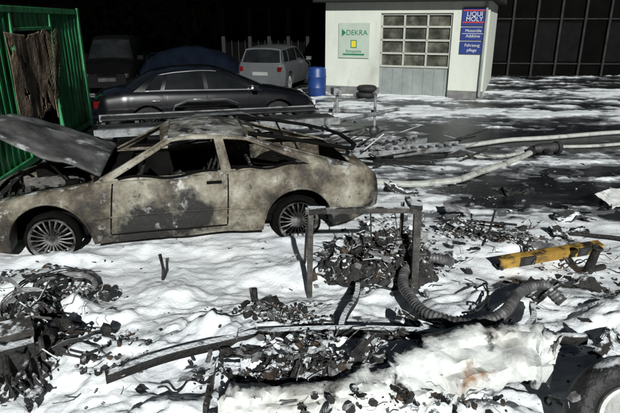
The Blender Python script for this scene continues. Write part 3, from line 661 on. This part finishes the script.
# ------------------------------------------------------------ debris
def heap(name,c,sx,sy,h,seed,m,n=90):
    mb=MB(); rows=[]
    for i in range(n):
        row=[]
        for j in range(n):
            u=-1+2*i/(n-1); v=-1+2*j/(n-1); x=c[0]+u*sx; y=c[1]+v*sy
            pr=max(0,1-(u*u+v*v)*(.7+.8*float(vn(u*3+seed,v*3,seed))))
            rg=float(fbm(u*7+seed,v*7,4,seed,.65)); 
            z=Hs(x,y)*.8-.03+h*pr**.7*(.35+1.3*abs(rg-.25)) if pr>0 else -.05
            row.append((x+(rg-.5)*.05,y,z))
        rows.append(row)
    mb.grid(rows,0); return mb.obj(name,[m],angle=25)
def shards(mb,n,c,s,zf,size,seed,flat=.6,mats=(0,0,0,1,2,3),uni=False):
    rd=random.Random(seed)
    for k in range(n):
        if uni: x=c[0]+rd.uniform(-1,1)*s[0]; y=c[1]+rd.uniform(-1,1)*s[1]
        else: x=rd.gauss(c[0],s[0]); y=rd.gauss(c[1],s[1])
        if y<1.9: continue
        if uni and fbm(x*1.4+seed,y*1.8,3,2)<.52: continue
        z=zf(x,y)-size*.2; a=size*rd.choice((.25,.35,.5,.7,1.0,1.5))*rd.uniform(.7,1.2); m=rd.choice(mats); t=rd.random()
        rot=(rd.gauss(0,flat),rd.gauss(0,flat),rd.uniform(0,6.28))
        if t<.45:
            R=Euler(rot).to_matrix(); nn_=6; th=a*rd.uniform(.3,.7); el=rd.uniform(.4,1)
            def ring(sc_,zz): return [R@Vector((math.cos(6.28*i/nn_)*a*sc_*rd.uniform(.7,1.15),math.sin(6.28*i/nn_)*a*sc_*el*rd.uniform(.7,1.15),zz))+Vector((x,y,z)) for i in range(nn_)]
            vs=ring(.6,-th)+ring(1,-.1*th)+ring(.65,th*.7)
            fs=[(b*nn_+i,b*nn_+(i+1)%nn_,(b+1)*nn_+(i+1)%nn_,(b+1)*nn_+i) for b in(0,1) for i in range(nn_)]+[tuple(range(2*nn_,3*nn_)),tuple(range(nn_))[::-1]]
            mb.add(vs,fs,m)
        elif t<.75:
            an_=rot[2]; d=Vector((math.cos(an_),math.sin(an_),0)); nv=Vector((-d.y,d.x,0)); P=[]; l=a*rd.uniform(1.5,3); w=a*rd.uniform(.5,1.3); lf=rd.uniform(-.1,.5)
            for i in range(5):
                u=i/4-.5; row=[]
                for j in range(4):
                    v=j/3-.5; row.append(Vector((x,y,z+.012))+d*l*u*rd.uniform(.8,1.15)+nv*w*v*rd.uniform(.6,1.3)+Vector((0,0,max(-.01,l*lf*(u+.5)*.6+rd.uniform(-.16,.16)*a))))
                P.append(row)
            mb.grid(P,m)
        else:
            l=a*rd.uniform(1.5,5); an_=rot[2]; p=Vector((x,y,z+.01)); d=Vector((math.cos(an_),math.sin(an_),rd.uniform(-.1,.4)))
            nv=Vector((-d.y,d.x,0)); c_=rd.uniform(-.35,.35)*l
            mb.tube([p,p+d*l*.33+nv*c_*.7,p+d*l*.66+nv*c_+Vector((0,0,rd.uniform(0,.1)*l)),p+d*l],a*rd.uniform(.04,.10),5,m)
DM=[M['charfoam'],M['char'],M['ash'],M['rust'],M['soot'],M['foam']]
heap('charred_rubble_heap',(.66,4.55),.58,.38,.36,2,M['charfoam'])
heap('charred_rubble_heap.001',(-.22,3.52),.32,.16,.11,4,M['char'])
heap('charred_rubble_heap.002',(-.08,2.74),.46,.28,.26,5,M['charfoam'])
heap('charred_rubble_heap.003',(-2.05,3.15),.5,.5,.22,6,M['charfoam'])
heap('charred_rubble_heap.004',(1.05,3.28),.36,.2,.18,7,M['charfoam'])
heap('charred_rubble_heap.005',(1.95,5.5),.7,.3,.12,3,M['charfoam'])
mb=MB(); mx=(0,0,0,0,1,2,3)
shards(mb,700,(.66,4.55),(.25,.16),lambda x,y:Hs(x,y)+.24*max(0,1-((x-.66)/.6)**2-((y-4.55)/.4)**2)+random.uniform(0,.08),.045,1,.9,mats=mx)
shards(mb,330,(-.22,3.52),(.19,.08),lambda x,y:Hs(x,y)+.05+random.uniform(0,.03),.026,2,.8,mats=mx)
shards(mb,520,(-.06,2.74),(.24,.13),lambda x,y:Hs(x,y)+.10+random.uniform(0,.05),.030,3,.8,mats=mx)
shards(mb,340,(-2.1,3.3),(.30,.36),lambda x,y:Hs(x,y)+.05+random.uniform(0,.1),.042,4,.8,mats=mx)
shards(mb,300,(1.05,3.22),(.28,.14),lambda x,y:Hs(x,y)+.05+random.uniform(0,.05),.032,5,.6,mats=mx)
shards(mb,340,(2.0,5.5),(.5,.22),lambda x,y:Hs(x,y)+.02,.038,6,.5,mats=mx)
shards(mb,1000,(.5,4.3),(3.3,1.7),lambda x,y:Hs(x,y)+.001,.014,7,.3,mats=(0,1,1,1,2,3),uni=True)
shards(mb,260,(2.7,4.4),(.7,.55),lambda x,y:Hs(x,y)+.01,.032,8,.4,mats=mx)
shards(mb,700,(2.5,7.8),(3.0,1.6),lambda x,y:Hs(x,y)+.003,.028,9,.3,mats=(0,1,1,2),uni=True)
shards(mb,70,(-1.3,3.05),(.10,.25),lambda x,y:Hs(x,y)+.02,.03,10,.8,mats=mx)
shards(mb,140,(-2.9,4.3),(.4,.2),lambda x,y:Hs(x,y)+.02,.042,12,.6,mats=mx)
shards(mb,140,(.9,6.0),(.5,.25),lambda x,y:Hs(x,y)+.01,.04,13,.6,mats=mx)
shards(mb,120,(2.0,2.9),(.25,.25),lambda x,y:Hs(x,y)+.01,.03,14,.6,mats=mx)
shards(mb,110,(.5,2.42),(.5,.06),lambda x,y:.36+random.uniform(-.04,.03),.026,15,.7,mats=mx)
mb.obj('charred_debris_fragments',DM,smooth=False)
def sheet(mb,c,l,w,rz,tilt,m,seed,amp=.08):
    rd=random.Random(seed); R=Euler((tilt,rd.uniform(-.25,.25),rz)).to_matrix(); P=[]
    for i in range(15):
        row=[]
        for j in range(11):
            u=i/14-.5; v=j/10-.5
            ed=1-.45*float(vn(i*.8+seed,j*.9,seed))*(1 if (i in(0,14) or j in(0,10)) else 0)
            z=amp*2*(float(fbm(u*4+seed,v*4,3,seed))-.5)+amp*.6*math.sin(u*6+seed)
            row.append(R@Vector((l*u*ed,w*v*ed,z))+Vector(c))
        P.append(row)
    mb.grid(P,m)
mb=MB()
for k,(x,y,dz,l,w,rz,tl,m) in enumerate(((-2.3,3.9,.06,.5,.22,.4,.4,2),(-2.0,3.55,.12,.4,.18,-.5,.6,0),(-1.75,3.2,.12,.35,.2,1.2,.5,1),(-2.3,2.95,.22,.5,.25,.2,.5,2),(-1.7,2.75,.10,.35,.16,-.8,.6,0),
     (.4,4.75,.22,.4,.2,.6,.9,0),(.95,4.7,.2,.35,.25,-.4,.8,2),(1.3,4.75,.06,.45,.16,.3,.3,0),(1.05,3.2,.14,.5,.16,-.25,.3,0),(1.3,3.35,.1,.4,.12,.2,.4,2),(.8,3.5,.08,.4,.12,-.6,.5,0),
     (-.35,3.6,.04,.3,.14,.7,.9,1),(.05,3.45,.05,.3,.1,-.2,.6,0),(2.0,4.0,.05,.5,.12,.5,.3,0),(2.5,4.3,.05,.4,.2,-.3,.4,0),(2.2,3.4,.03,.4,.12,.8,.4,0),(2.9,5.6,.04,.5,.2,.1,.3,0),(1.6,5.7,.06,.4,.2,.5,.7,0),
     (-3.0,4.4,.06,.45,.15,.2,.5,0),(-.4,2.95,.08,.4,.08,.1,.6,1),(.35,2.85,.14,.3,.14,.9,.6,0),(1.9,6.3,.05,.6,.2,.2,.3,2),(1.3,7.2,.05,.5,.2,-.2,.4,0),(2.9,7.2,.03,.6,.15,.3,.2,1),(1.0,5.4,.05,.5,.2,.4,.4,0),(2.4,5.0,.05,.5,.2,-.3,.3,2),(3.2,6.1,.03,.6,.16,.2,.2,0),
     (1.95,3.0,.06,.35,.18,.7,.5,0),(2.15,2.7,.06,.3,.16,-.4,.6,2))):
    sheet(mb,(x,y,Hs(x,y)+dz),l,w,rz,tl,m,k+1,.04+.02*(k%3))
mb.obj('twisted_sheet_metal_scraps',[M['charfoam'],M['char'],M['ash']],solid=.006,angle=40)
mb=MB(); rd=random.Random(31)
for k in range(34):
    cx_,cy_=rd.choice(((-2,3.3),(.66,4.5),(-.1,2.8),(1.1,3.4),(2.4,4.6),(1.9,5.4),(-2.2,4.1))); x=cx_+rd.gauss(0,.25); y=cy_+rd.gauss(0,.15); a=rd.uniform(0,6.28); P=[]
    for i in range(rd.randint(8,16)):
        P.append((x,y,Hs(x,y)+.03+.05*abs(math.sin(i*.9+k)))); a+=rd.gauss(0,.45); x+=math.cos(a)*.05; y+=math.sin(a)*.05
    mb.tube(smooth_path(P,3),rd.choice((.003,.004,.006,.008)),6,rd.choice((0,0,1)))
mb.obj('burnt_wiring',[M['char'],M['ash']])

# burnt trailer chassis lying under the foam in the foreground
ch=empty('burnt_trailer_chassis',(0,0,0))
mb=MB()
def rail(a,b,h=.07,w=.05,m=0):
    a=Vector(a);b=Vector(b); n_=14; d=(b-a).normalized(); s_=Vector((-d.y,d.x,0)); rows=[]
    for i in range(n_+1):
        t=i/n_; p=a.lerp(b,t)+Vector((0,0,.02*math.sin(t*5+a.x)))+s_*.015*math.sin(t*7)
        rows.append([p+s_*w,p+s_*w+Vector((0,0,h)),p+s_*(w*.9)+Vector((0,0,h+.004)),p-s_*w+Vector((0,0,h)),p-s_*w])
    mb.grid(rows,m)
rail((-1.25,2.78,.22),(-.35,3.18,.26),.06,.025); rail((-.35,3.18,.26),(1.85,3.12,.27),.06,.025)
rail((-.95,3.50,.14),(.35,3.28,.20),.05,.02); rail((.2,3.16,.24),(.42,4.15,.16),.05,.02); rail((1.45,3.1,.28),(1.75,3.75,.16),.05,.02)
mb.obj('rails_and_crossmembers',[M['charfoam']],ch,solid=.006,angle=30)

mb=MB()
mb.box((0,4.17,.40),(.045,.045,.84),0,rot=(0,.015,.1)); mb.box((.90,4.22,.42),(.06,.06,.80),0,rot=(0,-.02,0)); mb.box((.82,4.52,.42),(.03,.03,.72),0)
mb.box((.44,4.19,.82),(.96,.05,.045),0,rot=(0,.01,.06)); mb.box((.86,4.36,.81),(.045,.36,.04),0); mb.tube([(.0,4.18,.80),(-.03,4.5,.5),(-.05,4.6,.1)],.014,6,0)
mb.box((.06,4.17,.83),(.14,.08,.05),1,jit=.3); mb.box((.88,4.22,.84),(.10,.09,.05),1,jit=.3)
mb.tube([(.5,4.2,.80),(.52,4.22,.5),(.45,4.3,.3)],.008,5,1); mb.tube([(.7,4.2,.80),(.73,4.18,.62),(.70,4.2,.45)],.006,5,1)
mb.obj('burnt_steel_frame',[M['fsteel'],M['charfoam']],bevel=.004)
path=smooth_path([(1.32,4.60,.16),(1.19,4.50,.24),(1.0,4.42,.28),(.83,4.26,.24),(.78,4.05,.20),(.81,3.88,.19),(.85,3.66,.20),(.95,3.50,.22),(1.155,3.38,.24),(1.42,3.50,.26),(1.66,3.82,.26),(1.92,3.99,.24),(2.05,3.88,.14)],24)
cum=[0]
for a,b in zip(path[:-1],path[1:]): cum.append(cum[-1]+(b-a).length)
S=np.arange(0,cum[-1],.009); PX=[np.interp(S,cum,[p[i] for p in path]) for i in range(3)]
pp=[(PX[0][i],PX[1][i],PX[2][i]) for i in range(len(S))]
mb=MB(); mb.tube(pp,[.045 if (i//2)%2 else .037 for i in range(len(S))],14,0); mb.obj('corrugated_flexible_duct',[M['flex']],angle=80)

mb=MB(); mb.box((0,0,.05),(1.2,.025,.09),0); mb.box((0,.045,.095),(1.2,.08,.010),0); mb.box((0,.045,.005),(1.2,.08,.010),0)
mb.box((-.3,-.003,.05),(.18,.03,.094),1,jit=.05); mb.box((.35,-.003,.05),(.12,.03,.092),1)
mb.obj('yellow_steel_beam',[M['yellow'],M['char']],loc=(2.38,4.85,.06),rot=(.15,-.02,.30),bevel=.004)
mb=MB(); mb.tube([(0,0,0),(0,0,.26)],[.045,.036],12,0); mb.torus((0,0,.26),.04,.014,(0,0,1),16,6,0); mb.tube([(0,0,.02),(.2,.1,.03)],.03,8,0)
mb.obj('charred_stub_pipe',[M['char']],loc=(2.62,4.62,.05),rot=(.1,.15,0))
mb=MB()
for a,b,r in (((1.75,5.1,.05),(2.1,5.75,.32),.012),((2.0,5.2,.05),(1.6,5.5,.25),.01),((-1.32,4.35,.05),(-1.33,4.38,.34),.016),((-.46,3.72,.1),(-.43,3.74,.34),.022),((-.50,3.72,.1),(-.50,3.74,.22),.03),((1.5,5.9,.1),(2.3,5.6,.15),.014),((2.9,5.6,.05),(3.6,5.2,.1),.02)):
    a=Vector(a);b=Vector(b); mb.tube([a,(a+b)/2+Vector((.02,0,.01)),b],r,6,0)
mb.obj('charred_rods',[M['char']])

# torn white body panel, foreground
mb=MB(); rows=[]
spine=smooth_path([(-.50,2.40,.30),(-.2,2.42,.31),(.3,2.50,.33),(.55,2.60,.36),(.78,2.76,.40),(1.1,2.86,.42),(1.38,2.88,.42),(1.50,2.80,.38)],16)
for i,p in enumerate(spine):
    t=i/(len(spine)-1); row=[]
    d=(spine[min(i+1,len(spine)-1)]-spine[max(i-1,0)]).normalized(); n_=Vector((d.y,-d.x,0))
    wd=.05+.13*sstep(.30,.6,t)+.08*(float(fbm(t*10,7,3,1))-.5); rag=.20*float(fbm(t*30,1,4,2))
    back=.0+.16*float(fbm(t*26,5,4,3))
    end=float(sstep(0,.04,t)*sstep(1,.95,t))*.7+.3
    prof=[(-back-.05,.045),(-back*.8,.04),(-back*.4,.03),(-.02,.015),(.0,.0),(wd*.25,-.008),(wd*.5,-.02),(wd*.75,-.035),(wd,-.055),(wd+.015,-.075-rag*.2),(wd+.02,-.095-rag*.5),(wd+.0,-.10-rag*.9)]
    for (a,z) in prof:
        w_=(float(fbm(t*13,a*16+3,4,4))-.5)*.14+(float(fbm(t*44,a*44+3,2,6))-.5)*.04
        row.append(tuple(p+n_*(a*end+w_*.6)+Vector((0,0,z+w_*.8))))
    rows.append(row)
mb.grid(rows,0)
mb.obj('torn_body_panel',[M['panel']],solid=.012,angle=50)
mb=MB(); sheet(mb,(0,0,0),.6,.22,0,0,0,5,.03)
mb.obj('scorched_board',[M['charfoam']],loc=(1.0,3.12,.28),rot=(.15,.08,-.15),solid=.01)

fw=empty('burnt_trailer_wheel',(1.74,2.36,.27),math.radians(-24),1,rx=math.radians(-30))
mb=MB(); mb.torus((0,0,0),.255,.085,(0,1,0),44,12,0,flat=1.1,jit=.015); mb.torus((0,-.09,0),.175,.014,(0,1,0),36,6,1)
mb.grid([[(r*math.cos(t),-.02-.05*(1-abs(r-.09)/.09),r*math.sin(t)) for r in(.01,.05,.09,.13,.17)] for t in np.linspace(0,2*math.pi,33)],1)
for k in range(5): mb.tube([(.055*math.cos(k*1.257),-.05,.055*math.sin(k*1.257)),(.055*math.cos(k*1.257),-.085,.055*math.sin(k*1.257))],.009,6,2)
mb.obj('tyre_and_steel_disc',[M['mrub'],M['panel'],M['char']],fw)
mb=MB(); mb.torus((0,0,0),.225,.024,(.1,.05,1),36,8,0,jit=.01); mb.torus((.01,0,-.03),.20,.018,(0,.1,1),36,8,1,jit=.02)
for k in range(3): mb.torus((0,0,.005*k),.235+.006*k,.005,(.1+.05*k,-.04*k,1),36,5,1,jit=.02)
mb.obj('burnt_tyre_bead',[M['ash'],M['char']],loc=(-2.05,4.08,.19))
mb=MB()
for (c,R,a,m) in (((0,0,0),.17,(.3,-.5,1),0),((.05,-.1,.05),.12,(-.4,-.6,.8),1),((-.25,.1,.05),.14,(.6,-.5,.7),0),((.2,-.35,0),.10,(.1,-.9,.5),0),((-.1,.35,0),.16,(-.2,-.2,1),1)):
    for k in range(3): mb.torus(Vector(c)+Vector((0,0,.008*k)),R+.006*k,.006,(a[0]+.06*k,a[1],a[2]),32,6,m,jit=.02)
mb.obj('steel_wire_coils',[M['ash'],M['char']],loc=(-2.1,3.55,.26))
eg=empty('burnt_engine',(-2.0,2.95,.06),.5)
mb=MB(); engine(mb,(0,0,0),.9,50,9); mb.obj('engine_block_and_pipes',[M['charfoam'],M['fsteel'],M['char']],eg,angle=30)
mb=MB(); 
for (c,d,r) in (((-.60,2.66,.15),(.025,.42,.28),(0,.08,.05)),((-.12,2.46,.14),(.9,.02,.22),(.05,0,.02)),((-.15,2.97,.10),(.9,.02,.18),(0,0,.05)),((.4,2.70,.12),(.02,.46,.2),(0,.1,0))):
    mb.box(c,d,0,rot=r,jit=.06)
mb.obj('burnt_cabinet',[M['fsteel']],smooth=False)
mb=MB(); sheet(mb,(0,0,0),.7,.4,0,0,0,9,.03); mb.obj('loose_white_board',[M['panel']],loc=(4.1,6.75,.12),rot=(.25,-.1,.3),solid=.01)

# ------------------------------------------------------------ added near-black hill hiding the sky, with a tree line
mb=MB(); rows=[]
for i in range(40):
    row=[]
    for j in range(10):
        x=-110+i*5.6; y=42+j*6; row.append((x,y,-.2+13*float(sstep(0,4,j))*(.8+.4*float(fbm(x*.05,j*.3,3,2)))))
    rows.append(row)
mb.grid(rows,0); mb.obj('backdrop_hill',[M['leaf']])
mb=MB(); rd=random.Random(5)
for k in range(26):
    tx=-34+k*3.0+rd.uniform(-.8,.8); ty=34+rd.uniform(-3,4); h=rd.uniform(6,10)
    mb.tube([(tx,ty,0),(tx+.1,ty,h*.4),(tx+.2,ty,h*.8)],[.22,.15,.04],7,1)
    for b in range(6):
        a=rd.uniform(0,6.28); z=h*rd.uniform(.25,.7); mb.tube([(tx,ty,z),(tx+math.cos(a)*1.6,ty+math.sin(a)*1.6,z+1.2)],[.07,.02],5,1)
    for q in range(420):
        a=rd.uniform(0,6.28); u=rd.random()**.5; z=rd.uniform(.04,1); rad=2.3*math.sin(math.pi*min(.95,z*.8+.15))*u*(.7+.5*float(vn(a*2,z*5+k,1)))
        c=Vector((tx+math.cos(a)*rad,ty+math.sin(a)*rad,z*h+.2)); s=rd.uniform(.15,.4)
        d1=Vector((rd.gauss(0,1),rd.gauss(0,1),rd.gauss(0,1))).normalized()*s; d2=d1.orthogonal().normalized()*s*.7
        mb.add([c-d1,c+d2,c+d1,c-d2],[(0,1,2,3)],0)
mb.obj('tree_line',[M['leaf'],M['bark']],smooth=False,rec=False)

# ------------------------------------------------------------ light, sky, camera
sdir=Vector((.14,-.84,.44)).normalized()
el=math.asin(sdir.z); az=math.atan2(sdir.x,sdir.y)
w=bpy.data.worlds.new('World'); scene.world=w; w.use_nodes=True; nt=w.node_tree
sk=nt.nodes.new('ShaderNodeTexSky'); sk.sky_type='NISHITA'; sk.sun_disc=False; sk.sun_elevation=el; sk.sun_rotation=az
bg=nt.nodes['Background']; bg.inputs['Strength'].default_value=.007; nt.links.new(sk.outputs['Color'],bg.inputs['Color'])
ld=bpy.data.lights.new('sun','SUN'); ld.energy=4.8; ld.angle=math.radians(.8); ld.color=(.98,1,.97)
lo=bpy.data.objects.new('sun',ld); scene.collection.objects.link(lo); lo.rotation_euler=(-sdir).to_track_quat('-Z','Y').to_euler()
cd=bpy.data.cameras.new('camera'); cam=bpy.data.objects.new('camera',cd); scene.collection.objects.link(cam)
cam.location=(0,0,2.3); cam.rotation_euler=(math.radians(90-19.05),0,0); cd.lens=31.35; cd.clip_end=1000; cd.clip_start=.05
scene.camera=cam
